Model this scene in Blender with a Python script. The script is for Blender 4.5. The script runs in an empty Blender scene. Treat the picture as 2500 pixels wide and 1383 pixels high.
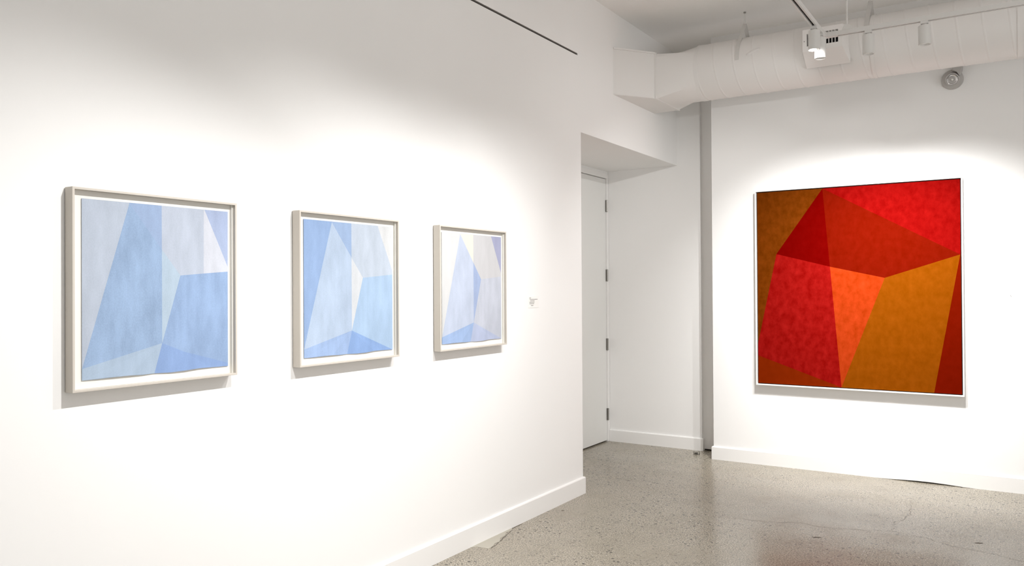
import bpy, bmesh, math, random
from mathutils import Vector, Matrix

random.seed(4)
S = bpy.context.scene
COL = S.collection
PI = math.pi

# ------------------------------------------------------------------ camera
cam_data = bpy.data.cameras.new('camera')
cam = bpy.data.objects.new('camera', cam_data)
COL.objects.link(cam)
YAW, PITCH, ROLL, FPX = 0.56954, 0.0075169, -0.0058425, 1954.06
fw = Vector((-math.sin(YAW) * math.cos(PITCH), math.cos(YAW) * math.cos(PITCH), math.sin(PITCH)))
rt = Vector((math.cos(YAW), math.sin(YAW), 0))
up = rt.cross(fw)
rt2 = math.cos(ROLL) * rt + math.sin(ROLL) * up
up2 = -math.sin(ROLL) * rt + math.cos(ROLL) * up
cam.matrix_world = Matrix(((rt2.x, up2.x, -fw.x, 2.736), (rt2.y, up2.y, -fw.y, 0.0), (rt2.z, up2.z, -fw.z, 1.5), (0, 0, 0, 1)))
cam_data.sensor_width = 36.0
cam_data.lens = FPX / 2500 * 36.0
cam_data.clip_start = 0.05
S.camera = cam

# ------------------------------------------------------------------ world, exposure, room light
world = bpy.data.worlds.new('world')
S.world = world
world.use_nodes = True
world.node_tree.nodes['Background'].inputs[0].default_value = (0.75, 0.85, 1.0, 1)
world.node_tree.nodes['Background'].inputs[1].default_value = 0.0
S.view_settings.view_transform = 'Standard'
S.view_settings.look = 'None'
S.view_settings.gamma = 1.0
S.view_settings.use_curve_mapping = False
S.view_settings.exposure = 0.22
S.cycles.diffuse_bounces = 8
S.cycles.max_bounces = 12


def area_light(name, loc, target, sx, sy, power, color):
    d = bpy.data.lights.new(name, 'AREA')
    d.shape = 'RECTANGLE'
    d.size, d.size_y = sx, sy
    d.energy = power
    d.color = color
    o = bpy.data.objects.new(name, d)
    COL.objects.link(o)
    o.location = loc
    o.rotation_euler = (Vector(target) - Vector(loc)).to_track_quat('-Z', 'Y').to_euler()
    return o


# added fill light slanting up into the room from the unseen side wall
area_light('side_fill_light', (6.85, 1.6, 1.5), (3.4, 3.2, 5.2), 6.0, 2.2, 138.0, (1.0, 0.99, 0.98))

CEIL = 3.70
WALL_Y = 6.859       # face of the wall with the large canvas
FAR_Y = 7.155        # face of the recess end wall
TRACK_Z = 3.087

# ------------------------------------------------------------------ materials


def nodes_of(m):
    m.use_nodes = True
    return m.node_tree.nodes, m.node_tree.links


def plain(name, color, rough=0.6, metal=0.0, spec=0.5):
    m = bpy.data.materials.new(name)
    n, l = nodes_of(m)
    b = n['Principled BSDF']
    b.inputs['Base Color'].default_value = (*color, 1)
    b.inputs['Roughness'].default_value = rough
    b.inputs['Metallic'].default_value = metal
    b.inputs['Specular IOR Level'].default_value = spec
    return m


def painted(name, color, rough=0.6, bump=0.02, scale=140.0, var=0.02, spec=0.4):
    """matt paint with a faint roller texture"""
    m = plain(name, color, rough, 0.0, spec)
    n, l = nodes_of(m)
    b = n['Principled BSDF']
    tc = n.new('ShaderNodeTexCoord')
    nz = n.new('ShaderNodeTexNoise')
    nz.inputs['Scale'].default_value = scale
    nz.inputs['Detail'].default_value = 3
    l.new(tc.outputs['Object'], nz.inputs['Vector'])
    bp = n.new('ShaderNodeBump')
    bp.inputs['Strength'].default_value = bump
    bp.inputs['Distance'].default_value = 0.002
    l.new(nz.outputs['Fac'], bp.inputs['Height'])
    l.new(bp.outputs['Normal'], b.inputs['Normal'])
    nz2 = n.new('ShaderNodeTexNoise')
    nz2.inputs['Scale'].default_value = 1.3
    l.new(tc.outputs['Object'], nz2.inputs['Vector'])
    mx = n.new('ShaderNodeMix')
    mx.data_type = 'RGBA'
    l.new(nz2.outputs['Fac'], mx.inputs['Factor'])
    mx.inputs['A'].default_value = (*[c * (1 - var) for c in color], 1)
    mx.inputs['B'].default_value = (*[min(0.95, c * (1 + var)) for c in color], 1)
    l.new(mx.outputs['Result'], b.inputs['Base Color'])
    return m


def srgb(r, g, b, k=1.0):
    out = []
    for c in (r, g, b):
        c = c / 255.0
        c = c / 12.92 if c <= 0.04045 else ((c + 0.055) / 1.055) ** 2.4
        out.append(min(1.0, c * k))
    return tuple(out)


def brushed(name, rgb, k, light=0.12, dark=0.12, stretch=(1.0, 26.0, 5.0), fine=(1, 240, 160), rough=0.75, tint=None):
    """hand painted area: long soft strokes plus canvas or paper grain"""
    c = srgb(*rgb, k)
    m = plain(name, c, 0.85, 0.0, 0.0)
    n, l = nodes_of(m)
    b = n['Principled BSDF']
    tc = n.new('ShaderNodeTexCoord')
    mp = n.new('ShaderNodeMapping')
    mp.inputs['Scale'].default_value = stretch
    l.new(tc.outputs['Object'], mp.inputs['Vector'])
    nz = n.new('ShaderNodeTexNoise')
    nz.inputs['Scale'].default_value = 1.0
    nz.inputs['Detail'].default_value = 5
    nz.inputs['Roughness'].default_value = 0.6
    l.new(mp.outputs['Vector'], nz.inputs['Vector'])
    mp2 = n.new('ShaderNodeMapping')
    mp2.inputs['Scale'].default_value = fine
    l.new(tc.outputs['Object'], mp2.inputs['Vector'])
    nf = n.new('ShaderNodeTexNoise')
    nf.inputs['Scale'].default_value = 1.0
    nf.inputs['Detail'].default_value = 2
    l.new(mp2.outputs['Vector'], nf.inputs['Vector'])
    add = n.new('ShaderNodeMath')
    add.operation = 'MULTIPLY_ADD'
    l.new(nf.outputs['Fac'], add.inputs[0])
    add.inputs[1].default_value = 0.35
    l.new(nz.outputs['Fac'], add.inputs[2])
    ramp = n.new('ShaderNodeValToRGB')
    e = ramp.color_ramp.elements
    e[0].position = 0.45
    e[1].position = 0.95
    white = k * light * (0.15 if tint else 0.05)
    e[0].color = (*[x * (1 - dark) for x in c], 1)
    e[1].color = (*[min(1.0, x * (1 + light * 1.2) + (white if not tint else white * t)) for x, t in zip(c, tint or (1, 1, 1))], 1)
    l.new(add.outputs[0], ramp.inputs['Fac'])
    l.new(ramp.outputs['Color'], b.inputs['Base Color'])
    bp = n.new('ShaderNodeBump')
    bp.inputs['Strength'].default_value = 0.08
    bp.inputs['Distance'].default_value = 0.001
    l.new(nf.outputs['Fac'], bp.inputs['Height'])
    l.new(bp.outputs['Normal'], b.inputs['Normal'])
    return m


def concrete(name):
    m = plain(name, (0.3, 0.28, 0.24), 0.28, 0.0, 0.5)
    n, l = nodes_of(m)
    b = n['Principled BSDF']
    tc = n.new('ShaderNodeTexCoord')

    def noise(scale, detail=4, rough=0.55):
        z = n.new('ShaderNodeTexNoise')
        z.inputs['Scale'].default_value = scale
        z.inputs['Detail'].default_value = detail
        z.inputs['Roughness'].default_value = rough
        l.new(tc.outputs['Object'], z.inputs['Vector'])
        return z.outputs['Fac']

    def ramp(src, p0, p1, c0, c1):
        r = n.new('ShaderNodeValToRGB')
        r.color_ramp.elements[0].position = p0
        r.color_ramp.elements[1].position = p1
        r.color_ramp.elements[0].color = (*c0, 1)
        r.color_ramp.elements[1].color = (*c1, 1)
        l.new(src, r.inputs['Fac'])
        return r.outputs['Color']

    def mix(fac, a, bb, mode='MIX'):
        x = n.new('ShaderNodeMix')
        x.data_type = 'RGBA'
        x.blend_type = mode
        if isinstance(fac, float):
            x.inputs['Factor'].default_value = fac
        else:
            l.new(fac, x.inputs['Factor'])
        for s, v in (('A', a), ('B', bb)):
            if isinstance(v, tuple):
                x.inputs[s].default_value = (*v, 1)
            else:
                l.new(v, x.inputs[s])
        return x.outputs['Result']

    big = ramp(noise(0.55, 3), 0.36, 0.62, (0.24, 0.2, 0.142), (0.335, 0.307, 0.252))
    mid = mix(0.5, big, ramp(noise(4.0, 5, 0.65), 0.32, 0.68, (0.165, 0.145, 0.11), (0.37, 0.335, 0.27)))
    worn = ramp(noise(0.9, 3), 0.35, 0.62, (0.35, 0.35, 0.35), (0.85, 0.85, 0.85))
    fine = mix(worn, mid, ramp(noise(120.0, 4, 0.85), 0.42, 0.58, (0.055, 0.044, 0.03), (0.56, 0.505, 0.405)))
    # dark and pale aggregate chips showing in the ground surface, in zones
    zone = ramp(noise(1.1, 2), 0.40, 0.58, (0.35, 0.35, 0.35), (1, 1, 1))
    col = fine
    for sc, lo, hi, shade in ((40.0, 0.86, 0.87, (0.022, 0.017, 0.012)), (72.0, 0.78, 0.80, (0.028, 0.023, 0.018)), (130.0, 0.74, 0.77, (0.04, 0.034, 0.027)), (90.0, 0.84, 0.88, (0.50, 0.475, 0.42))):
        vo = n.new('ShaderNodeTexVoronoi')
        vo.inputs['Scale'].default_value = sc
        vo.inputs['Randomness'].default_value = 1.0
        l.new(tc.outputs['Object'], vo.inputs['Vector'])
        sep = n.new('ShaderNodeSeparateColor')
        l.new(vo.outputs['Color'], sep.inputs['Color'])
        near = ramp(vo.outputs['Distance'], 0.26, 0.40, (1, 1, 1), (0, 0, 0))
        pick = ramp(sep.outputs[0], lo, hi, (0, 0, 0), (1, 1, 1))
        m1 = mix(1.0, near, pick, 'MULTIPLY')
        m1 = mix(1.0, m1, zone, 'MULTIPLY')
        col = mix(m1, col, shade)
    l.new(col, b.inputs['Base Color'])
    rr = ramp(noise(3.0, 4), 0.3, 0.7, (0.17, 0.17, 0.17), (0.3, 0.3, 0.3))
    l.new(rr, b.inputs['Roughness'])
    bp = n.new('ShaderNodeBump')
    bp.inputs['Strength'].default_value = 0.06
    bp.inputs['Distance'].default_value = 0.002
    l.new(noise(40.0, 3), bp.inputs['Height'])
    l.new(bp.outputs['Normal'], b.inputs['Normal'])
    return m


def emitter(name, color, strength):
    m = bpy.data.materials.new(name)
    n, l = nodes_of(m)
    b = n['Principled BSDF']
    b.inputs['Base Color'].default_value = (0.8, 0.8, 0.8, 1)
    b.inputs['Emission Color'].default_value = (*color, 1)
    b.inputs['Emission Strength'].default_value = strength
    return m


M_WALL = painted('white_wall_paint', (0.87, 0.867, 0.86), 0.75, 0.05)
M_CEIL = painted('white_ceiling_paint', (0.92, 0.912, 0.90), 0.85, 0.05)
M_TRIM = painted('white_gloss_trim', (0.85, 0.845, 0.835), 0.4, 0.01)
M_DOOR = painted('white_door_paint', (0.80, 0.80, 0.785), 0.45, 0.02)
M_FLOOR = concrete('ground_concrete')
M_DUCT = painted('white_duct_paint', (0.78, 0.765, 0.75), 0.5, 0.02, 60.0)
M_FIX = painted('white_powder_coat', (0.64, 0.63, 0.61), 0.5, 0.01)
M_FRAME = painted('off_white_lacquered_wood', (0.57, 0.53, 0.475), 0.5, 0.05, 300.0)
M_MAT = painted('white_mat_board', (0.77, 0.755, 0.71), 0.85, 0.03, 400.0)
M_FLOAT = painted('white_floater_frame', (0.83, 0.82, 0.80), 0.4, 0.01)
M_GAP = plain('dark_stained_gap', (0.02, 0.012, 0.01), 0.7)
M_BLACK = plain('black_void', (0.006, 0.006, 0.006), 0.8)
M_RAIL = plain('dark_anodised_rail', (0.10, 0.092, 0.08), 0.5, 0.3)
M_STEEL = plain('brushed_steel', (0.34, 0.33, 0.31), 0.35, 1.0)
M_CHROME = plain('chrome', (0.75, 0.75, 0.76), 0.12, 1.0)
M_GREYCAST = painted('grey_cast_housing', (0.46, 0.445, 0.43), 0.5, 0.02)
M_CARD = plain('white_card', (0.86, 0.85, 0.83), 0.8)
M_INK = plain('grey_print', (0.27, 0.265, 0.255), 0.8)
M_PALEINK = plain('pale_grey_print', (0.55, 0.545, 0.535), 0.8)
M_LENS = emitter('lamp_lens', (1.0, 0.95, 0.88), 0.15)
M_MORTAR = painted('pale_mortar', (0.44, 0.415, 0.355), 0.7, 0.2, 60.0, 0.15)
M_CRACK = plain('dirty_crack', (0.12, 0.105, 0.085), 0.7)

# ------------------------------------------------------------------ mesh helpers


def world_loc(o):
    v = Vector((0, 0, 0))
    while o:
        v += o.location
        o = o.parent
    return v


def obj(name, bm, mats, parent=None, smooth=False, bevel=0.0, origin=None):
    """links bm (built in world coordinates) as one mesh object"""
    bmesh.ops.recalc_face_normals(bm, faces=bm.faces)
    me = bpy.data.meshes.new(name)
    off = Vector((0, 0, 0))
    if parent:
        off = world_loc(parent)
        loc = Vector((0, 0, 0))
    elif origin is not None:
        off = Vector(origin)
        loc = off
    else:
        xs = [v.co for v in bm.verts]
        off = Vector(((min(c.x for c in xs) + max(c.x for c in xs)) / 2, (min(c.y for c in xs) + max(c.y for c in xs)) / 2, min(c.z for c in xs)))
        loc = off
    bmesh.ops.translate(bm, verts=bm.verts, vec=-off)
    bm.to_mesh(me)
    bm.free()
    if smooth:
        for p in me.polygons:
            p.use_smooth = True
    for m in (mats if isinstance(mats, (list, tuple)) else [mats]):
        me.materials.append(m)
    o = bpy.data.objects.new(name, me)
    COL.objects.link(o)
    if parent:
        o.parent = parent
    o.location = loc
    if bevel:
        mod = o.modifiers.new('bevel', 'BEVEL')
        mod.width = bevel
        mod.segments = 2
        mod.limit_method = 'ANGLE'
        mod.angle_limit = math.radians(40)
    return o


def smooth_by_angle(o, deg=35):
    me = o.data
    for p in me.polygons:
        p.use_smooth = True
    bm = bmesh.new()
    bm.from_mesh(me)
    for e in bm.edges:
        if len(e.link_faces) == 2 and e.calc_face_angle(0) > math.radians(deg):
            e.smooth = False
    bm.to_mesh(me)
    bm.free()
    return o


def thing(name, loc, label, cat, group=None):
    o = bpy.data.objects.new(name, None)
    COL.objects.link(o)
    o.location = loc
    o.empty_display_size = 0.1
    return tag(o, label, cat, group)


def tag(o, label, cat, group=None):
    o['label'] = label
    o['category'] = cat
    if group:
        o['group'] = group
    return o


def struct(o):
    o['kind'] = 'structure'
    return o


def B():
    return bmesh.new()


def box(bm, x0, x1, y0, y1, z0, z1, mi=0):
    v = [bm.verts.new(c) for c in ((x0, y0, z0), (x1, y0, z0), (x1, y1, z0), (x0, y1, z0), (x0, y0, z1), (x1, y0, z1), (x1, y1, z1), (x0, y1, z1))]
    for f in ((0, 3, 2, 1), (4, 5, 6, 7), (0, 1, 5, 4), (1, 2, 6, 5), (2, 3, 7, 6), (3, 0, 4, 7)):
        bm.faces.new([v[i] for i in f]).material_index = mi
    return v


def quad(bm, *pts, mi=0):
    f = bm.faces.new([bm.verts.new(p) for p in pts])
    f.material_index = mi
    return f


def frame_of(d):
    d = Vector(d).normalized()
    a = Vector((0, 0, 1)) if abs(d.z) < 0.9 else Vector((1, 0, 0))
    u = d.cross(a).normalized()
    return d, u, d.cross(u)


def lathe(bm, p0, axis, prof, seg=40, cap0=True, cap1=True):
    """profile [(distance along axis, radius)] turned about the axis"""
    d, u, w = frame_of(axis)
    p0 = Vector(p0)
    rings = []
    for t, r in prof:
        rings.append([bm.verts.new(p0 + d * t + (u * math.cos(2 * PI * k / seg) + w * math.sin(2 * PI * k / seg)) * r) for k in range(seg)])
    for a, b in zip(rings, rings[1:]):
        for k in range(seg):
            bm.faces.new((a[k], a[(k + 1) % seg], b[(k + 1) % seg], b[k]))
    if cap0:
        bm.faces.new(rings[0][::-1])
    if cap1:
        bm.faces.new(rings[-1])


def tube(bm, pts, r, seg=12):
    pts = [Vector(p) for p in pts]
    rings = []
    for i, p in enumerate(pts):
        d = (pts[min(i + 1, len(pts) - 1)] - pts[max(i - 1, 0)])
        d, u, w = frame_of(d)
        rings.append([bm.verts.new(p + (u * math.cos(2 * PI * k / seg) + w * math.sin(2 * PI * k / seg)) * r) for k in range(seg)])
    for a, b in zip(rings, rings[1:]):
        for k in range(seg):
            bm.faces.new((a[k], a[(k + 1) % seg], b[(k + 1) % seg], b[k]))
    bm.faces.new(rings[0][::-1])
    bm.faces.new(rings[-1])


def prism_x(bm, yz, x0, x1):
    """closed yz outline swept along x"""
    a = [bm.verts.new((x0, y, z)) for y, z in yz]
    b = [bm.verts.new((x1, y, z)) for y, z in yz]
    n = len(yz)
    for k in range(n):
        bm.faces.new((a[k], a[(k + 1) % n], b[(k + 1) % n], b[k]))
    bm.faces.new(a[::-1])
    bm.faces.new(b)


def prism_y(bm, xz, y0, y1):
    a = [bm.verts.new((x, y0, z)) for x, z in xz]
    b = [bm.verts.new((x, y1, z)) for x, z in xz]
    n = len(xz)
    for k in range(n):
        bm.faces.new((a[k], a[(k + 1) % n], b[(k + 1) % n], b[k]))
    bm.faces.new(a[::-1])
    bm.faces.new(b)


# ------------------------------------------------------------------ the setting
WALL_END = 5.222      # corner where the left wall stops at the recess
HEAD_Z = 2.65         # underside of the bulkhead over the recess
REC_X = -0.72         # face of the recessed door wall
SLOT_Z0, SLOT_Z1, SLOT_Y1 = 3.206, 3.2215, 5.18

bm = B()
box(bm, -1.3, 7.1, -4.2, 8.0, -0.1, 0.0)
floor = struct(obj('floor', bm, M_FLOOR, origin=(0, 0, 0)))

bm = B()
box(bm, -1.3, 7.1, -4.2, 8.0, CEIL, CEIL + 0.1)
ceiling = struct(obj('ceiling', bm, M_CEIL))

# left wall with its bulkhead over the recess and the slot of the hanging rail
bm = B()
Y0, Y2 = -4.0, FAR_Y
quad(bm, (0, Y0, 0), (0, WALL_END, 0), (0, WALL_END, HEAD_Z), (0, Y0, HEAD_Z))
quad(bm, (0, Y0, HEAD_Z), (0, Y2, HEAD_Z), (0, Y2, SLOT_Z0), (0, Y0, SLOT_Z0))
quad(bm, (0, SLOT_Y1, SLOT_Z0), (0, Y2, SLOT_Z0), (0, Y2, SLOT_Z1), (0, SLOT_Y1, SLOT_Z1))
quad(bm, (0, Y0, SLOT_Z1), (0, Y2, SLOT_Z1), (0, Y2, CEIL), (0, Y0, CEIL))
D = -0.03
quad(bm, (0, Y0, SLOT_Z0), (0, SLOT_Y1, SLOT_Z0), (D, SLOT_Y1, SLOT_Z0), (D, Y0, SLOT_Z0))
quad(bm, (0, Y0, SLOT_Z1), (0, SLOT_Y1, SLOT_Z1), (D, SLOT_Y1, SLOT_Z1), (D, Y0, SLOT_Z1))
quad(bm, (0, SLOT_Y1, SLOT_Z0), (0, SLOT_Y1, SLOT_Z1), (D, SLOT_Y1, SLOT_Z1), (D, SLOT_Y1, SLOT_Z0))
quad(bm, (D, Y0, SLOT_Z0), (D, SLOT_Y1, SLOT_Z0), (D, SLOT_Y1, SLOT_Z1), (D, Y0, SLOT_Z1))
quad(bm, (0, WALL_END, 0), (REC_X, WALL_END, 0), (REC_X, WALL_END, HEAD_Z), (0, WALL_END, HEAD_Z))
quad(bm, (0, WALL_END, HEAD_Z), (REC_X, WALL_END, HEAD_Z), (REC_X, Y2, HEAD_Z), (0, Y2, HEAD_Z))
quad(bm, (REC_X, WALL_END, HEAD_Z), (REC_X, Y2, HEAD_Z), (REC_X, Y2, CEIL), (REC_X, WALL_END, CEIL))
quad(bm, (REC_X, Y0, 0), (REC_X, WALL_END, 0), (REC_X, WALL_END, CEIL), (REC_X, Y0, CEIL))
quad(bm, (REC_X, Y2, HEAD_Z), (0, Y2, HEAD_Z), (0, Y2, CEIL), (REC_X, Y2, CEIL))
quad(bm, (REC_X, Y0, CEIL), (0, Y0, CEIL), (0, Y2, CEIL), (REC_X, Y2, CEIL))
quad(bm, (REC_X, Y0, 0), (0, Y0, 0), (0, Y0, CEIL), (REC_X, Y0, CEIL))
quad(bm, (REC_X, Y0, 0), (0, Y0, 0), (0, WALL_END, 0), (REC_X, WALL_END, 0))
bmesh.ops.remove_doubles(bm, verts=bm.verts, dist=1e-5)
wall_left = struct(obj('wall_left', bm, M_WALL, origin=(0, 0, 0)))

# dark hanging rail set in the slot
bm = B()
box(bm, -0.029, -0.005, -3.9, SLOT_Y1 - 0.002, SLOT_Z0 + 0.0075, SLOT_Z1 - 0.0005)
box(bm, -0.029, -0.017, -3.9, SLOT_Y1 - 0.002, SLOT_Z0 + 0.0005, SLOT_Z0 + 0.0075)
struct(obj('trim_1', bm, M_RAIL))

# recessed door wall with a door opening
DY0, DY1, DZ1 = 6.165, 7.118, 2.580
bm = B()
FW = 0.045
box(bm, REC_X - 0.16, REC_X, WALL_END, DY0 - FW, 0, HEAD_Z)
box(bm, REC_X - 0.16, REC_X, DY0 - FW, FAR_Y, DZ1 + FW, HEAD_Z)
struct(obj('wall_recess', bm, M_WALL))

# end wall of the recess, the dark strip behind it and the wall of the large canvas
bm = B()
box(bm, REC_X - 0.16, 0.222, FAR_Y, FAR_Y + 0.2, 0, CEIL)
struct(obj('wall_far', bm, M_WALL, bevel=0.006))
bm = B()
box(bm, 0.222, 0.44, FAR_Y + 0.03, FAR_Y + 0.2, 0.014, CEIL)
struct(obj('wall_gap', bm, M_WALL))
bm = B()
box(bm, 0.432, 7.0, WALL_Y, FAR_Y + 0.2, 0.04, CEIL)
struct(obj('wall_right', bm, M_WALL))
# unseen sides of the room
bm = B()
box(bm, 6.9, 7.0, -4.0, -1.45, 0, CEIL)
box(bm, 6.9, 7.0, 4.65, WALL_Y, 0, CEIL)
box(bm, 6.9, 7.0, -1.45, 4.65, 0, 0.35)  # opening in this wall added to go with the fill light
box(bm, 6.9, 7.0, -1.45, 4.65, 2.7, CEIL)
struct(obj('wall_side', bm, M_WALL))
bm = B()
box(bm, 0, 7.0, -4.1, -4.0, 0, CEIL)
struct(obj('wall_rear', bm, M_WALL))


# baseboards: flat board with a softened top edge
def board(name, pts, h=0.12, t=0.015, sag=None):
    """pts: list of (x, y, nx, ny) along the wall face; n points into the room"""
    bm = B()
    prof = [(0.0, 0.0), (t, 0.0), (t, h - 0.008), (t - 0.004, h - 0.002), (t - 0.008, h), (0.0, h)]
    rings = []
    for x, y, nx, ny in pts:
        lift = sag(x, y) if sag else 0.0
        rings.append([bm.verts.new((x + nx * a, y + ny * a, z + (lift if z == 0 else 0))) for a, z in prof])
    for a, b in zip(rings, rings[1:]):
        for k in range(len(prof)):
            bm.faces.new((a[k], a[(k + 1) % len(prof)], b[(k + 1) % len(prof)], b[k]))
    bm.faces.new(rings[0])
    bm.faces.new(rings[-1][::-1])
    return struct(obj(name, bm, M_TRIM))


board('baseboard_left', [(0, -4.0, 1, 0), (0, WALL_END, 1, 1), (REC_X, WALL_END, 0, 1)], 0.122)
board('baseboard_recess', [(REC_X, WALL_END + 0.016, 1, 0), (REC_X, DY0 - FW, 1, 0)])
board('baseboard_far', [(REC_X + 0.012, FAR_Y, 0, -1), (0.222, FAR_Y, 1, -1), (0.222, FAR_Y + 0.03, 1, 0)], 0.116)
xs = [0.432 + 0.1 * k for k in range(65)]


def lift(x, y):
    if 1.78 < x < 2.4:
        return 0.011 * max(0.0, math.sin(PI * (x - 1.78) / 0.62)) ** 1.3
    return 0.0


board('baseboard_right', [(0.432, WALL_Y + 0.25, -1, 0), (0.432, WALL_Y, -1, -1)] + [(x, WALL_Y, 0, -1) for x in xs[1:]], 0.114, 0.015, lift)

# door in the recess
door = bpy.data.objects.new('door_1', None)
COL.objects.link(door)
door.location = (REC_X, DY1, 0)
struct(door)
door['label'] = 'white flush door in the recess, four steel hinges'
bm = B()
box(bm, REC_X - 0.045, REC_X - 0.003, DY0 + 0.003, DY1 - 0.003, 0.012, DZ1 - 0.005)
obj('door_panel', bm, M_DOOR, door, bevel=0.002)
bm = B()
P = [(DY0 - FW, 0), (DY0 - FW, DZ1 + FW), (DY1 + 0.034, DZ1 + FW), (DY1 + 0.034, 0), (DY1, 0), (DY1, DZ1), (DY0, DZ1), (DY0, 0)]
prism_x(bm, P, REC_X - 0.13, REC_X + 0.01)
obj('door_frame', bm, M_TRIM, door, bevel=0.002)
bm = B()
box(bm, REC_X - 0.13, REC_X - 0.12, DY0 - FW, DY1 + 0.03, 0, DZ1 + FW)  # black sheet in place of the shade behind the door
obj('door_shade_sheet', bm, M_BLACK, door)
for zc in (2.31, 1.629, 0.952, 0.268):
    h = B()
    lathe(h, (REC_X + 0.0105, DY1 - 0.001, zc - 0.058), (0, 0, 1), [(0, 0.006), (0.003, 0.0085), (0.113, 0.0085), (0.116, 0.006)], 14)
    box(h, REC_X - 0.002, REC_X + 0.004, DY1 - 0.014, DY1 + 0.016, zc - 0.057, zc + 0.057)
    hinge = obj('hinge', h, M_STEEL, door)
    hinge['label'] = 'steel hinge'

# old mortar patch and cracks in the ground floor
bm = B()
pp = [(0.012, 3.78), (0.040, 3.815), (0.118, 3.822), (0.112, 3.875), (0.092, 3.925), (0.100, 3.965), (0.066, 4.02), (0.058, 4.09), (0.036, 4.13), (0.040, 4.19), (0.012, 4.24)]
top = [bm.verts.new((x, y, 0.0012)) for x, y in pp]
bot = [bm.verts.new((x, y, -0.002)) for x, y in pp]
bm.faces.new(top)
for k in range(len(pp)):
    bm.faces.new((top[k], top[(k + 1) % len(pp)], bot[(k + 1) % len(pp)], bot[k]))
obj('mortar_patch', bm, M_MORTAR, floor)


def crack(pts, w, sub=6, jit=0.012):
    bm = B()
    path = []
    for a, b in zip(pts, pts[1:]):
        for k in range(sub):
            t = k / sub
            path.append((a[0] + (b[0] - a[0]) * t + random.uniform(-jit, jit), a[1] + (b[1] - a[1]) * t + random.uniform(-jit, jit)))
    path.append(pts[-1])
    prev = None
    for i, (x, y) in enumerate(path):
        j = min(i + 1, len(path) - 1)
        i0 = max(i - 1, 0)
        d = Vector((path[j][0] - path[i0][0], path[j][1] - path[i0][1])).normalized()
        ww = w * random.uniform(0.35, 1.2) * (0.2 if i in (0, len(path) - 1) else 1)
        a = bm.verts.new((x - d.y * ww, y + d.x * ww, 0.0006))
        b = bm.verts.new((x + d.y * ww, y - d.x * ww, 0.0006))
        if prev:
            bm.faces.new((prev[0], prev[1], b, a))
        prev = (a, b)
    return obj('crack', bm, M_CRACK, floor)


crack([(1.0, 5.13), (1.15, 5.17), (1.325, 5.19), (1.51, 5.284), (1.664, 5.264), (1.824, 5.303), (2.043, 5.398), (2.227, 5.35), (2.382, 5.267), (2.525, 5.246), (2.75, 5.15), (3.3, 4.95)], 0.0011)
crack([(2.05, 6.25), (2.078, 6.04), (2.085, 5.80), (2.026, 5.588), (2.044, 5.40)], 0.0009)
crack([(0.02, 4.35), (0.027, 4.22), (0.06, 4.10), (0.092, 3.99), (0.128, 3.83)], 0.004, 5, 0.006)


def stain(x, y, a, b, rot):
    bm = B()
    ring = []
    for k in range(18):
        t = 2 * PI * k / 18
        r = random.uniform(0.75, 1.15)
        u, v = a * r * math.cos(t), b * r * math.sin(t)
        ring.append(bm.verts.new((x + u * math.cos(rot) - v * math.sin(rot), y + u * math.sin(rot) + v * math.cos(rot), 0.0006)))
    bm.faces.new(ring)
    return obj('stain', bm, M_CRACK, floor)


stain(1.672, 5.027, 0.028, 0.010, 0.5)
stain(2.498, 5.409, 0.024, 0.010, 0.5)
stain(0.093, 4.748, 0.012, 0.008, 0.4)
stain(0.099, 4.44, 0.007, 0.006, 0.4)

# ------------------------------------------------------------------ framed works on paper, left wall
K = 1.0
ART = {
    'TL': (.044, .660), 'TR': (.639, .660), 'BL': (.044, .037), 'BR': (.638, .037), 'P': (.217, .657), 'Pt': (.217, .660),
    'Q': (.345, .660), 'R': (.346, .147), 'L': (.044, .076), 'S': (.3455, .496), 'T': (.423, .400), 'U': (.638, .418),
    'V': (.314, .037), 'X': (.530, .660), 'Y': (.638, .437), 'M': (.526, .409), 'Xm': (.527, .660)}
# wavy deckle at the bottom edge of the sheet
WB = [(.10, .0365), (.16, .039), (.215, .0385), (.265, .0355)]
WR = [(.38, .0345), (.44, .0365), (.50, .0395), (.56, .0385)]
for i, p in enumerate(WB):
    ART['b%d' % i] = p
for i, p in enumerate(WR):
    ART['r%d' % i] = p
ART['N'] = (.44, .108)
ART['N2'] = (.638, .050)
BASE = {
    'left': 'TL L P Pt', 'main': 'P L R S', 'topwedge': 'Pt P S Q', 'top': 'Q S T U Y X', 'sliver': 'S R T',
    'corner': 'X Y TR', 'lower': 'T R BR U', 'footleft': 'L BL b0 b1 b2 b3 V R', 'footright': 'R V r0 r1 r2 r3 BR'}


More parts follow.
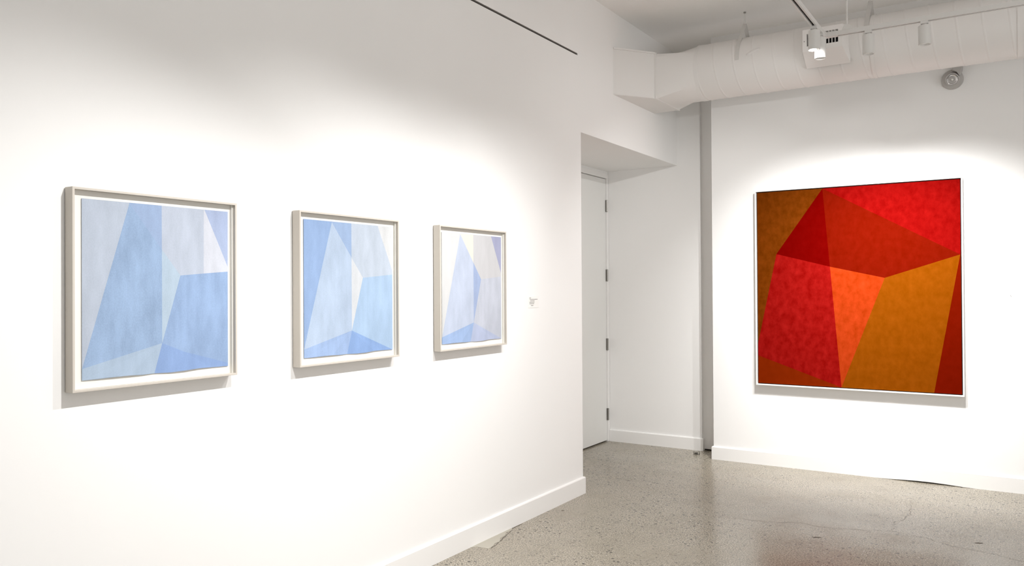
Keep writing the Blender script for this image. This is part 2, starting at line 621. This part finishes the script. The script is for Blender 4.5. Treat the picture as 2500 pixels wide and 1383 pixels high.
def artwork(y0, z0, label, colors, extra=None):
    t = thing('framed_artwork', (0.0, y0 + 0.333, z0), label, 'picture', 'framed blue works on paper on the left wall')
    w, h, d, f = 0.6665, 0.695, 0.050, 0.0085
    y1, z1 = y0 + w, z0 + h
    # shadow box frame: four mitred rails
    bm = B()
    def ring(x, m):
        return [bm.verts.new((x, y, z)) for y, z in ((y0 + m, z0 + m), (y1 - m, z0 + m), (y1 - m, z1 - m), (y0 + m, z1 - m))]
    o_b, o_f, i_f, i_b = ring(0.004, 0), ring(d, 0), ring(d, f), ring(0.014, f)
    for a, b in ((o_b, o_f), (o_f, i_f), (i_f, i_b), (i_b, o_b)):
        for k in range(4):
            bm.faces.new((a[k], a[(k + 1) % 4], b[(k + 1) % 4], b[k]))
    obj('frame', bm, M_FRAME, t, bevel=0.0012)
    bm = B()
    box(bm, 0.0, 0.010, y0 + 0.02, y1 - 0.02, z0 + 0.02, z1 - 0.02)
    obj('backing_board', bm, M_GAP, t)
    bm = B()
    box(bm, 0.012, 0.0235, y0 + f, y1 - f, z0 + f, z1 - f)
    obj('mat_board', bm, M_MAT, t)
    # narrow spacer lining the inside of the rails
    sp = 0.006
    for a, b, c, e in ((y0 + f, y0 + f + sp, z0 + f, z1 - f), (y1 - f - sp, y1 - f, z0 + f, z1 - f)):
        bm = B()
        box(bm, 0.0235, 0.0345, a, b, c, e)
        obj('spacer', bm, M_MAT, t)
    # painted sheet, one face per painted field
    bm = B()
    pts = dict(ART)
    polys = dict(BASE)
    if extra:
        polys.update(extra)
    vs = {}
    def vert(n):
        if n not in vs:
            u, v = pts[n]
            off = 0.0275
            if n[0] in 'br':
                off += {'b0': .001, 'b1': .004, 'b2': .004, 'b3': .001, 'r0': .002, 'r1': .004, 'r2': .003, 'r3': .001}[n]
            vs[n] = bm.verts.new((off, y0 + u, z0 + v))
        return vs[n]
    mats = []
    for i, (k, names) in enumerate(polys.items()):
        fc = bm.faces.new([vert(n) for n in names.split()])
        fc.material_index = i
        mats.append(colors[k])
    bmesh.ops.triangulate(bm, faces=[fc for fc in bm.faces if len(fc.verts) > 4])
    sheet = obj('painted_sheet', bm, mats, t)
    # make every face look into the room
    for p in sheet.data.polygons:
        if p.normal.x < 0:
            p.flip()
    sd = sheet.modifiers.new('thickness', 'SOLIDIFY')
    sd.thickness = 0.0012
    sd.offset = -1
    return t


KB = 0.70


def wash(n, rgb, light=0.22, dark=0.10):
    return brushed('wash_' + n, rgb, KB, light * 0.6, dark * 0.7, (1.0, 15.0, 5.0))


artwork(1.464, 1.159, 'largest-looking framed blue abstract, nearest the viewer at the left, with one big dark blue triangle', {
    'left': wash('grey_blue_a', (196, 206, 222)), 'main': wash('mid_blue_a', (166, 191, 225), 0.25, 0.24), 'topwedge': wash('soft_blue_a', (167, 188, 222)),
    'top': wash('pale_blue_a', (199, 208, 224)), 'sliver': wash('pale_green_blue_a', (192, 211, 229)), 'corner': wash('lilac_blue_a', (180, 194, 225)),
    'lower': wash('sky_blue_a', (159, 184, 221), 0.3, 0.15), 'footleft': wash('ice_blue_a', (182, 201, 223)), 'footright': wash('deep_blue_a', (150, 177, 223)),
    'veil': wash('veil_a', (219, 223, 234))}, {
    'top': 'Q S T M Xm', 'veil': 'Xm M U Y X', 'lower': 'T R N N2 U M', 'footright': 'R V r0 r1 r2 r3 BR N2 N'})
artwork(2.463, 1.159, 'framed pale blue abstract in the middle of the three, hung between the two others', {
    'left': wash('mid_blue_b', (158, 184, 224)), 'main': wash('pale_blue_b', (189, 206, 229), 0.3), 'topwedge': wash('soft_blue_b', (167, 190, 225)),
    'top': wash('ice_blue_b', (202, 213, 228)), 'sliver': wash('white_blue_b', (224, 228, 233)), 'corner': wash('silver_b', (224, 226, 228)),
    'lower': wash('sky_blue_b', (179, 204, 233), 0.25), 'footleft': wash('cloud_blue_b', (167, 191, 230), 0.3, 0.15), 'footright': wash('deep_blue_b', (148, 178, 226))})
artwork(3.468, 1.159, 'smallest-looking framed lilac and cream abstract, furthest from the viewer, beside the wall label', {
    'left': wash('cream_c', (228, 229, 230), 0.1, 0.05), 'main': wash('lilac_blue_c', (202, 212, 232)), 'topwedge': wash('warm_cream_c', (237, 234, 225), 0.1, 0.05),
    'top': wash('silver_c', (215, 215, 218), 0.1, 0.05), 'sliver': wash('mid_blue_c', (174, 190, 224)), 'corner': wash('violet_grey_c', (180, 183, 212), 0.1),
    'lower': wash('mist_c', (205, 210, 223)), 'footleft': wash('clear_blue_c', (168, 192, 231)), 'footright': wash('pale_violet_c', (190, 200, 227))})

# ------------------------------------------------------------------ large red canvas
RX0, RX1, RZ0, RZ1 = 0.8215, 2.3545, 0.6800, 2.3165
RY = 6.799
t = thing('canvas_painting', ((RX0 + RX1) / 2, WALL_Y, RZ0), 'large square red and orange geometric painting in a thin white floater frame', 'painting')
bm = B()


def rring(y, m):
    return [bm.verts.new((x, y, z)) for x, z in ((RX0 + m, RZ0 + m), (RX1 - m, RZ0 + m), (RX1 - m, RZ1 - m), (RX0 + m, RZ1 - m))]


rr = [rring(WALL_Y - 0.002, 0), rring(RY, 0), rring(RY, 0.0095), rring(WALL_Y - 0.012, 0.0095)]
for a, b in zip(rr, rr[1:] + rr[:1]):
    for k in range(4):
        bm.faces.new((a[k], a[(k + 1) % 4], b[(k + 1) % 4], b[k]))
obj('frame', bm, M_FLOAT, t, bevel=0.001)
bm = B()
box(bm, RX0 + 0.0095, RX1 - 0.0095, RY + 0.034, WALL_Y - 0.004, RZ0 + 0.0095, RZ1 - 0.0095)
obj('frame_tray', bm, M_GAP, t)
bm = B()
box(bm, RX0 + 0.0165, RX1 - 0.0165, RY + 0.018, RY + 0.034, RZ0 + 0.0165, RZ1 - 0.0165)
obj('stretched_canvas', bm, M_GAP, t, bevel=0.002)
KR = 0.305


def oil(n, rgb, light=0.10, dark=0.12, tint=None):  # softly clouded paint
    return brushed('oil_' + n, rgb, KR, light, dark, (20.0, 1.0, 15.0), (260, 1, 220), 0.6, tint)


RP = {'TL': (.838, 2.300), 'TR': (2.338, 2.300), 'BL': (.838, .6965), 'BR': (2.338, .6965), 'A': (1.363, 2.300), 'Bv': (.994, 1.779), 'C': (1.819, 1.570),
      'D': (2.335, 1.738), 'D2': (2.338, 1.737), 'F': (1.416, 1.665), 'E': (1.496, .6965), 'G': (.838, 1.035), 'H': (.838, .927), 'J': (2.154, .6965)}
RED = [('TL G Bv A', oil('brown_orange', (164, 77, 2), 0.15, 0.34)), ('A Bv F', oil('blood_red', (158, 4, 2), 0.03)), ('A F C D', oil('brick_red', (172, 29, 2), 0.08, 0.16)),
       ('A D D2 TR', oil('scarlet', (192, 12, 10), 0.24, 0.16, (1, 0.25, 0.2))), ('G H E F Bv', oil('crimson', (196, 14, 10), 0.34, 0.12, (1, 0.36, 0.3))),
       ('H BL E', oil('burnt_orange', (188, 58, 4), 0.04)), ('F E C', oil('bright_orange', (240, 78, 14), 0.3, 0.1, (1, 0.5, 0.45))),
       ('C E J D', oil('amber', (202, 103, 3), 0.12, 0.16)), ('D J BR D2', oil('rust_red', (168, 30, 2), 0.04))]
bm = B()
vs = {n: bm.verts.new((x, RY + 0.0165, z)) for n, (x, z) in RP.items()}
for i, (names, m) in enumerate(RED):
    bm.faces.new([vs[n] for n in names.split()]).material_index = i
face = obj('painted_face', bm, [m for _, m in RED], t)
for p in face.data.polygons:
    if p.normal.y > 0:
        p.flip()
sd = face.modifiers.new('thickness', 'SOLIDIFY')
sd.thickness = 0.002
sd.offset = -1

# ------------------------------------------------------------------ wall labels
t = thing('wall_label', (0.0, 4.53, 1.385), 'small white caption card with grey lines of text beside the smallest framed picture', 'label')
bm = B()
box(bm, 0.0, 0.002, 4.465, 4.60, 1.375, 1.452)
obj('card', bm, M_CARD, t)
bm = B()
for z, a, b in ((1.4375, 4.480, 4.500), (1.4285, 4.484, 4.585), (1.4190, 4.490, 4.545), (1.4095, 4.480, 4.545), (1.4000, 4.480, 4.540), (1.3880, 4.500, 4.530)):
    y = a
    while y < b:
        wd = random.uniform(0.006, 0.014)
        box(bm, 0.002, 0.0023, y, min(y + wd, b), z, z + 0.0045)
        y += wd + 0.002
obj('text', bm, M_INK, t)
t = thing('wall_label', (2.595, WALL_Y, 1.39), 'faint white caption card on the wall right of the red painting', 'label')
bm = B()
box(bm, 2.545, 2.645, WALL_Y - 0.002, WALL_Y, 1.385, 1.450)
obj('card', bm, M_CARD, t)
bm = B()
for z, a, b in ((1.434, 2.560, 2.590), (1.425, 2.582, 2.620), (1.416, 2.560, 2.600), (1.405, 2.560, 2.580)):
    x = a
    while x < b:
        wd = random.uniform(0.006, 0.012)
        box(bm, x, min(x + wd, b), WALL_Y - 0.0023, WALL_Y - 0.002, z, z + 0.004)
        x += wd + 0.002
obj('text', bm, M_PALEINK, t)
bm = B()
lathe(bm, (2.650, WALL_Y, 1.432), (0, -1, 0), [(0, 0.0012), (0.008, 0.0012), (0.008, 0.0032), (0.0105, 0.0022)], 12)
tag(obj('wall_pin', bm, M_INK), 'tiny dark pin in the wall just right of the faint caption card', 'pin')

# ------------------------------------------------------------------ air duct under the ceiling
AY, AZ, AR = 6.372, 3.262, 0.223
X_ROUND = 0.535
duct = thing('air_duct', (0.0, AY, 3.04), 'white round spiral air duct with a slotted register, running out of the left wall', 'duct')
BZ0, BZ1 = 3.041, 3.405
# take-off box: plan is wider at the wall
bm = B()
plan_w = [(0.0, 5.780), (0.222, 6.092), (0.222, 6.615), (0.0, 6.615)]
lo = [bm.verts.new((x, y, BZ0)) for x, y in plan_w]
hi = [bm.verts.new((x, y, BZ1)) for x, y in plan_w]
for k in range(4):
    bm.faces.new((lo[k], lo[(k + 1) % 4], hi[(k + 1) % 4], hi[k]))
bm.faces.new(lo[::-1])
bm.faces.new(hi)
obj('takeoff_box', bm, M_DUCT, duct, bevel=0.002)
# folded seams along the front edges of the box
dv = Vector((0.222, 0.312, 0)).normalized()
nv = Vector((dv.y, -dv.x, 0))
for z, hgt, o in ((BZ1 - 0.002, 0.012, 0.010), (BZ0 + 0.004, 0.004, 0.003)):
    a = Vector((0.002, 5.782, z))
    b = Vector((0.222, 6.092, z))
    v = []
    bm = B()
    for p in (a, b):
        for dx, dz in ((-0.006, 0), (o, 0), (o, hgt), (-0.006, hgt)):
            v.append(bm.verts.new((p.x + nv.x * dx, p.y + nv.y * dx, p.z + dz)))
    for k in range(4):
        bm.faces.new((v[k], v[(k + 1) % 4], v[4 + (k + 1) % 4], v[4 + k]))
    bm.faces.new(v[:4][::-1])
    bm.faces.new(v[4:])
    obj('folded_seam', bm, M_DUCT, duct)
# flange where box and transition meet
bm = B()
for x0, x1, g in ((0.214, 0.236, 0.004),):
    outer = [(6.092 - g, BZ0 - g), (6.615 + g, BZ0 - g), (6.615 + g, BZ1 + 0.006), (6.092 - g, BZ1 + 0.006)]
    prism_x(bm, outer, x0, x1)
obj('flange', bm, M_DUCT, duct)
# square to round transition
bm = B()
N = 64
X_SQ = 0.232
cy, cz = (6.092 + 6.615) / 2, (BZ0 + BZ1) / 2
hw, hh = (6.615 - 6.092) / 2, (BZ1 - BZ0) / 2
rings = []
steps = 10
for s in range(steps + 1):
    q = s / steps
    ring = []
    for k in range(N):
        a = 2 * PI * (k + 0.5) / N
        ca, sa = math.cos(a), math.sin(a)
        # point of the rectangle for the same quarter
        ka = (k + 0.5) % (N / 4) / (N / 4)
        qd = int((k + 0.5) // (N / 4))
        cy_, cz_ = [(1, 1), (-1, 1), (-1, -1), (1, -1)][qd]
        sc = min(hw / max(abs(ca), 1e-6), hh / max(abs(sa), 1e-6))
        # pull toward the corner so that the corners stay crisp
        ry, rz = cy + ca * sc, cz + sa * sc
        py, pz = AY + ca * AR, AZ + sa * AR
        ring.append(bm.verts.new((X_SQ + (X_ROUND - X_SQ) * q, ry + (py - ry) * q, rz + (pz - rz) * q)))
    rings.append(ring)
for a, b in zip(rings, rings[1:]):
    for k in range(N):
        bm.faces.new((a[k], a[(k + 1) % N], b[(k + 1) % N], b[k]))
smooth_by_angle(obj('transition', bm, M_DUCT, duct), 25)
# round spiral pipe: the lock seam is a low ridge winding round
LEAD = 0.152
PROF = [(0.0, 0.0), (0.02, 0.0018), (0.055, 0.0022), (0.09, 0.0018), (0.11, 0.0), (0.13, 0.0), (0.55, 0.0), (0.98, 0.0)]
X_END = 6.4
bm = B()
SEG = 72
turns = int((X_END - X_ROUND) / LEAD) + 2
rows = []
for tt in range(-1, turns):
    for sfr, bumpv in PROF:
        row = []
        for k in range(SEG + 1):
            th = 2 * PI * k / SEG
            x = X_ROUND + LEAD * (tt + sfr + k / SEG)
            xc = min(max(x, X_ROUND), X_END)
            r = AR + (bumpv if xc == x else 0)
            # seen from the room the seams lean to the right going down
            row.append(bm.verts.new((xc, AY - math.cos(th) * r, AZ - math.sin(th) * r)))
        rows.append(row)
for a, b in zip(rows, rows[1:]):
    for k in range(SEG):
        bm.faces.new((a[k], a[k + 1], b[k + 1], b[k]))
bmesh.ops.remove_doubles(bm, verts=bm.verts, dist=1e-5)
bmesh.ops.dissolve_degenerate(bm, edges=bm.edges, dist=1e-6)
smooth_by_angle(obj('spiral_pipe', bm, M_DUCT, duct), 60)
# joint bands
for xj, wj, gj in ((X_ROUND - 0.012, 0.03, 0.0025), (1.822, 0.024, 0.004), (2.712, 0.03, 0.004), (4.4, 0.03, 0.004)):
    bm = B()
    lathe(bm, (xj, AY, AZ), (1, 0, 0), [(0, AR - 0.002), (0, AR + gj), (wj, AR + gj), (wj, AR - 0.002)], 72, False, False)
    smooth_by_angle(obj('joint_band', bm, M_DUCT, duct), 40)
# smear of sealant on the pipe
bm = B()
for s in range(9):
    q = s / 8
    x = 0.955 + 0.095 * q
    ang = math.radians(8 + 9 * q)
    c = Vector((x, AY - math.cos(ang) * (AR + 0.001), AZ + math.sin(ang) * (AR + 0.001)))
    w = 0.013 * math.sin(PI * (0.12 + 0.8 * q)) ** 0.5
    for dz in (-w, w):
        bm.verts.new(c + Vector((0, 0, dz)))
    bm.verts.new(c + Vector((0, -0.009, 0)))
bm.verts.ensure_lookup_table()
for s in range(8):
    i = s * 3
    bm.faces.new((bm.verts[i], bm.verts[i + 3], bm.verts[i + 5], bm.verts[i + 2]))
    bm.faces.new((bm.verts[i + 2], bm.verts[i + 5], bm.verts[i + 4], bm.verts[i + 1]))
obj('sealant_smear', bm, M_DUCT, duct, smooth=True)

# supply register on the duct
GX0, GX1, GZ0, GZ1 = 1.4195, 1.6345, 3.249, 3.339
FX0, FX1, FZ0, FZ1, FY = 1.390, 1.6655, 3.212, 3.372, 6.04
bm = B()
# front plate with an opening
o4 = [(FX0, FZ0), (FX1, FZ0), (FX1, FZ1), (FX0, FZ1)]
i4 = [(GX0, GZ0), (GX1, GZ0), (GX1, GZ1), (GX0, GZ1)]
ov = [bm.verts.new((x, FY, z)) for x, z in o4]
iv = [bm.verts.new((x, FY, z)) for x, z in i4]
ib = [bm.verts.new((x, FY + 0.05, z)) for x, z in i4]
# collar spreading on to the round pipe
back_top = AY - math.sqrt(AR ** 2 - 0.115 ** 2)
bv = [bm.verts.new((FX0 - 0.0, 6.17, 3.120)), bm.verts.new((FX1 + 0.028, 6.17, 3.120)), bm.verts.new((FX1 + 0.028, 6.20, 3.385)), bm.verts.new((FX0 - 0.0, 6.20, 3.385))]
for k in range(4):
    j = (k + 1) % 4
    bm.faces.new((ov[k], ov[j], iv[j], iv[k]))
    bm.faces.new((iv[k], iv[j], ib[j], ib[k]))
    bm.faces.new((bv[k], bv[j], ov[j], ov[k]))
reg = obj('air_register', bm, M_DUCT, duct, bevel=0.0015)
reg['label'] = 'box register with a grille of dark slots'
bm = B()
box(bm, GX0 + 0.001, GX1 - 0.001, FY + 0.046, FY + 0.05, GZ0 + 0.001, GZ1 - 0.001)
obj('dark_opening', bm, M_BLACK, reg)
nb = 9
for k in range(1, nb + 1):
    x = GX0 + (GX1 - GX0) * k / (nb + 1)
    bm = B()
    box(bm, x - 0.0018, x + 0.0018, FY + 0.004, FY + 0.030, GZ0, GZ1)
    obj('louver', bm, M_DUCT, reg)
for x in (FX0 + 0.013, FX1 - 0.013):
    bm = B()
    lathe(bm, (x, FY, (FZ0 + FZ1) / 2 - 0.005), (0, -1, 0), [(0, 0.004), (0.0015, 0.004), (0.0025, 0.002)], 14)
    obj('screw', bm, M_STEEL, reg)


# strap hangers
def hanger(x, label):
    h = thing('duct_hanger', (x, AY, CEIL), label, 'hanger', 'strap hangers carrying the round duct')
    apex = 3.605
    bm = B()
    tube(bm, [(x, AY, CEIL), (x, AY, apex - 0.004)], 0.0045, 10)
    obj('rod', bm, M_FIX, h)
    bm = B()
    lathe(bm, (x, AY, CEIL), (0, 0, -1), [(0, 0.010), (0.006, 0.010), (0.012, 0.006)], 14)
    obj('anchor', bm, M_STEEL, h)
    d = apex - AZ
    al = math.acos(AR / d)
    for sgn in (-1, 1):
        path = [Vector((x, AY, apex))]
        # leave the apex, touch the pipe at the tangent point, follow it a little way down
        for k in range(0, 9):
            a = PI / 2 - al - math.radians(5.0) * k
            path.append(Vector((x, AY + sgn * math.cos(a) * (AR + 0.002), AZ + math.sin(a) * (AR + 0.002))))
        bm = B()
        wv = 0.015
        prev = None
        for i, p in enumerate(path):
            dd = (path[min(i + 1, len(path) - 1)] - path[max(i - 1, 0)]).normalized()
            nn = Vector((0, dd.z, -dd.y)) * 0.0012
            ring = [bm.verts.new(p + Vector((-wv, 0, 0)) + nn), bm.verts.new(p + Vector((wv, 0, 0)) + nn), bm.verts.new(p + Vector((wv, 0, 0)) - nn), bm.verts.new(p + Vector((-wv, 0, 0)) - nn)]
            if prev:
                for k in range(4):
                    bm.faces.new((prev[k], prev[(k + 1) % 4], ring[(k + 1) % 4], ring[k]))
            else:
                bm.faces.new(ring[::-1])
            prev = ring
        bm.faces.new(prev)
        obj('strap', bm, M_FIX, h)
    return h


hanger(0.876, 'white strap hanger with thin ceiling rod near the left end of the round duct')
hanger(1.800, 'white strap hanger on the duct right of the dark slotted register')

# ------------------------------------------------------------------ lighting track and lamps
TX, TY = 1.672, 5.356      # run along the left wall, run along the far wall
TW, TH = 0.036, 0.027
track = thing('light_track', (TX, TY, TRACK_Z), 'white lighting track hung below the ceiling, two runs meeting at a corner', 'track')
PRO = [(-TW / 2, 0), (-0.0075, 0), (-0.0075, 0.018), (0.0075, 0.018), (0.0075, 0), (TW / 2, 0), (TW / 2, TH), (-TW / 2, TH)]
bm = B()
prism_x(bm, [(TY + a, TRACK_Z + b) for a, b in PRO], TX + TW / 2, 5.6)
obj('rail', bm, M_FIX, track)
bm = B()
prism_y(bm, [(TX + a, TRACK_Z + b) for a, b in PRO], -2.6, TY - TW / 2)
obj('rail', bm, M_FIX, track)
bm = B()
box(bm, TX - 0.020, TX + 0.022, TY - 0.022, TY + 0.020, TRACK_Z - 0.002, TRACK_Z + TH + 0.003)
box(bm, TX + 0.02, TX + 0.085, TY - 0.02, TY + 0.02, TRACK_Z - 0.001, TRACK_Z + TH + 0.002)
obj('corner_joint', bm, M_FIX, track, bevel=0.0015)
bm = B()
box(bm, TX + 0.02, 5.59, TY - 0.0066, TY + 0.0066, TRACK_Z + 0.012, TRACK_Z + 0.0178)
box(bm, TX - 0.0066, TX + 0.0066, -2.59, TY - 0.02, TRACK_Z + 0.012, TRACK_Z + 0.0178)
obj('conductor_slot', bm, M_BLACK, track)
for x, y, w in ((1.812, TY, 0.006), (4.2, TY, 0.006), (TX, 3.0, 0.006), (TX, 0.2, 0.006), (TX, -2.2, 0.006)):
    bm = B()
    tube(bm, [(x, y, TRACK_Z + TH + 0.02), (x, y, CEIL)], w, 12)
    obj('pendant_rod', bm, M_FIX, track, smooth=False)
    bm = B()
    prism_y(bm, [(x - 0.028, TRACK_Z + TH - 0.001), (x + 0.042, TRACK_Z + TH - 0.001), (x + 0.030, TRACK_Z + TH + 0.018), (x + 0.008, TRACK_Z + TH + 0.034), (x - 0.008, TRACK_Z + TH + 0.034), (x - 0.02, TRACK_Z + TH + 0.018)], y - 0.019, y + 0.019)
    obj('rod_clamp', bm, M_FIX, track, bevel=0.001)
bm = B()
box(bm, 2.690, 2.722, TY - 0.012, TY + 0.012, TRACK_Z + TH, CEIL)
obj('feed_conduit', bm, M_FIX, track)


def spotlight(x, y, label, target, power, size, blend=1.0, color=(1.0, 0.99, 0.975), length=0.118, tilt=(0, 0), spill=0.0):
    t = thing('track_spotlight', (x, y, TRACK_Z), label, 'spotlight', 'white cylinder spotlights on the lighting track')
    cr = 0.0345
    bm = B()
    box(bm, x - 0.020, x + 0.020, y - 0.017, y + 0.017, TRACK_Z - 0.016, TRACK_Z + 0.002)
    tube(bm, [(x, y, TRACK_Z - 0.015), (x, y, TRACK_Z - 0.032)], 0.012, 16)
    obj('adapter', bm, M_FIX, t, bevel=0.001)
    top = Vector((x, y, TRACK_Z - 0.026))
    ax = Vector((tilt[0], tilt[1], -1)).normalized()
    bm = B()
    L = length
    lathe(bm, top, ax, [(0, cr - 0.002), (0.002, cr), (L - 0.0015, cr), (L, cr - 0.0015), (L, cr - 0.004), (L - 0.018, cr - 0.006)], 40, True, True)
    smooth_by_angle(obj('housing', bm, M_FIX, t), 40)
    bm = B()
    lathe(bm, top + ax * (L - 0.014), ax, [(0, cr - 0.0065), (0.002, cr - 0.0065)], 32)
    obj('lens', bm, M_LENS, t)
    # the beam, and where asked the weak wide glow round it
    for power, size in ((power, size), (spill, 172)):
        if power <= 0:
            continue
        d = bpy.data.lights.new('spot', 'SPOT')
        d.energy = power
        d.spot_size = math.radians(size)
        d.spot_blend = blend
        d.shadow_soft_size = 0.010
        d.color = color
        o = bpy.data.objects.new('lamp', d)
        COL.objects.link(o)
        o.parent = t
        p = top + ax * (L + 0.011)
        o.location = p - t.location
        o.rotation_euler = (Vector(target) - p).to_track_quat('-Z', 'Y').to_euler()
    return t


WP = 108.0     # lamps washing the left wall
for y, ty, tz, size, lab, k in (
        (1.83, 1.45, 0.15, 88, 'white track spotlight opposite the framed picture with the big dark blue triangle', 1.45),
        (2.76, 2.70, 0.62, 90, 'white track spotlight opposite the middle framed picture', 1.0),
        (3.50, 3.45, 0.62, 90, 'white track spotlight opposite the lilac framed picture', 1.0),
        (3.86, 4.30, 0.60, 90, 'white track spotlight just past the lilac framed picture', 0.8)):
    spotlight(TX, y, lab, (0, ty, tz), WP * k, size, 1.0)
WL = 190.0     # lamps on the run along the far wall
spotlight(TX, 5.085, 'front white can spotlight of the overlapping pair at the corner of the track', (-0.25, 6.95, 0.70), 70, 92, 1.0, length=0.116, spill=15.0)
spotlight(TX, 5.255, 'white can spotlight with brightly lit lower end, half hidden at the track corner', (1.40, 6.86, 1.25), WL, 78, 1.0, length=0.128)
spotlight(1.936, TY, 'white can spotlight with a bright lower edge, before the second strap hanger', (1.85, 6.86, 1.25), WL, 77, 1.0, length=0.120)
spotlight(2.246, TY, 'white can spotlight alone on the right part of the track', (2.25, 6.86, 1.22), WL, 77, 1.0, length=0.114)
# ------------------------------------------------------------------ emergency lamp on the right wall
EX, EZ = 2.293, 3.056
t = thing('emergency_lamp', (EX, WALL_Y, EZ), 'round grey emergency lamp head with a glass lens on the wall under the duct', 'lamp')
bm = B()
lathe(bm, (EX, WALL_Y, EZ), (0, -1, 0), [(0, 0.072), (0.010, 0.075), (0.022, 0.070), (0.036, 0.056), (0.042, 0.042)], 48)
smooth_by_angle(obj('wall_plate', bm, M_GREYCAST, t), 50)
ax = Vector((0.12, -1.0, -0.38)).normalized()
c0 = Vector((EX - 0.002, WALL_Y - 0.030, EZ + 0.004))
bm = B()
lathe(bm, c0, ax, [(0, 0.030), (0.012, 0.042), (0.030, 0.047), (0.055, 0.047), (0.057, 0.040), (0.048, 0.036)], 48)
smooth_by_angle(obj('lamp_head', bm, M_GREYCAST, t), 45)
bm = B()
lathe(bm, c0 + ax * 0.054, ax, [(0, 0.030), (0, 0.036), (0.005, 0.0375), (0.007, 0.035), (0.004, 0.030)], 48, False, False)
smooth_by_angle(obj('lens_ring', bm, M_CHROME, t), 45)
bm = B()
lathe(bm, c0 + ax * 0.046, ax, [(0, 0.006), (-0.004, 0.010), (0.004, 0.024), (0.010, 0.031)], 40, True, False)
smooth_by_angle(obj('reflector', bm, M_CHROME, t), 60)
bm = B()
bmesh.ops.create_uvsphere(bm, u_segments=16, v_segments=10, radius=0.008, matrix=Matrix.Translation(c0 + ax * 0.052))
obj('bulb', bm, M_CARD, t, smooth=True)
# swivel arm coming down from the upper right
bm = B()
A0 = Vector((EX + 0.045, WALL_Y - 0.012, EZ + 0.088))
prism = [(EX + 0.004, EZ + 0.082), (EX + 0.030, EZ + 0.078), (EX + 0.056, EZ + 0.086), (EX + 0.072, EZ + 0.080), (EX + 0.066, EZ + 0.050), (EX + 0.056, EZ + 0.012), (EX + 0.047, EZ + 0.006), (EX + 0.034, EZ + 0.032), (EX + 0.002, EZ + 0.052)]
prism_y(bm, [(x, z + 0.004) for x, z in prism], WALL_Y - 0.088, WALL_Y - 0.002)
obj('swivel_bracket', bm, M_GREYCAST, t, bevel=0.006)

# ------------------------------------------------------------------ door stop on the floor by the recess end
t = thing('door_stop', (0.236, 6.968, 0.0), 'small metal loop door stop on the floor at the end of the recess baseboard', 'door stop')
bm = B()
loop = []
for k in range(21):
    a = PI * k / 20
    cx, cz = 0.236 - math.cos(a) * 0.0, 0
pts = [(0.2145, 0.0), (0.2145, 0.024), (0.218, 0.031), (0.225, 0.034), (0.247, 0.034), (0.254, 0.031), (0.2575, 0.024), (0.2575, 0.0)]
tube(bm, [(x, 6.968 + (x - 0.236) * 0.5, z) for x, z in pts], 0.0028, 10)
obj('loop', bm, M_STEEL, t, smooth=True)
bm = B()
box(bm, 0.219, 0.243, 6.958, 6.986, 0, 0.017)
obj('rubber_block', bm, M_RAIL, t, bevel=0.003)
bm = B()
box(bm, 0.212, 0.260, 6.952, 6.992, 0, 0.003)
obj('base_plate', bm, M_STEEL, t, bevel=0.001)
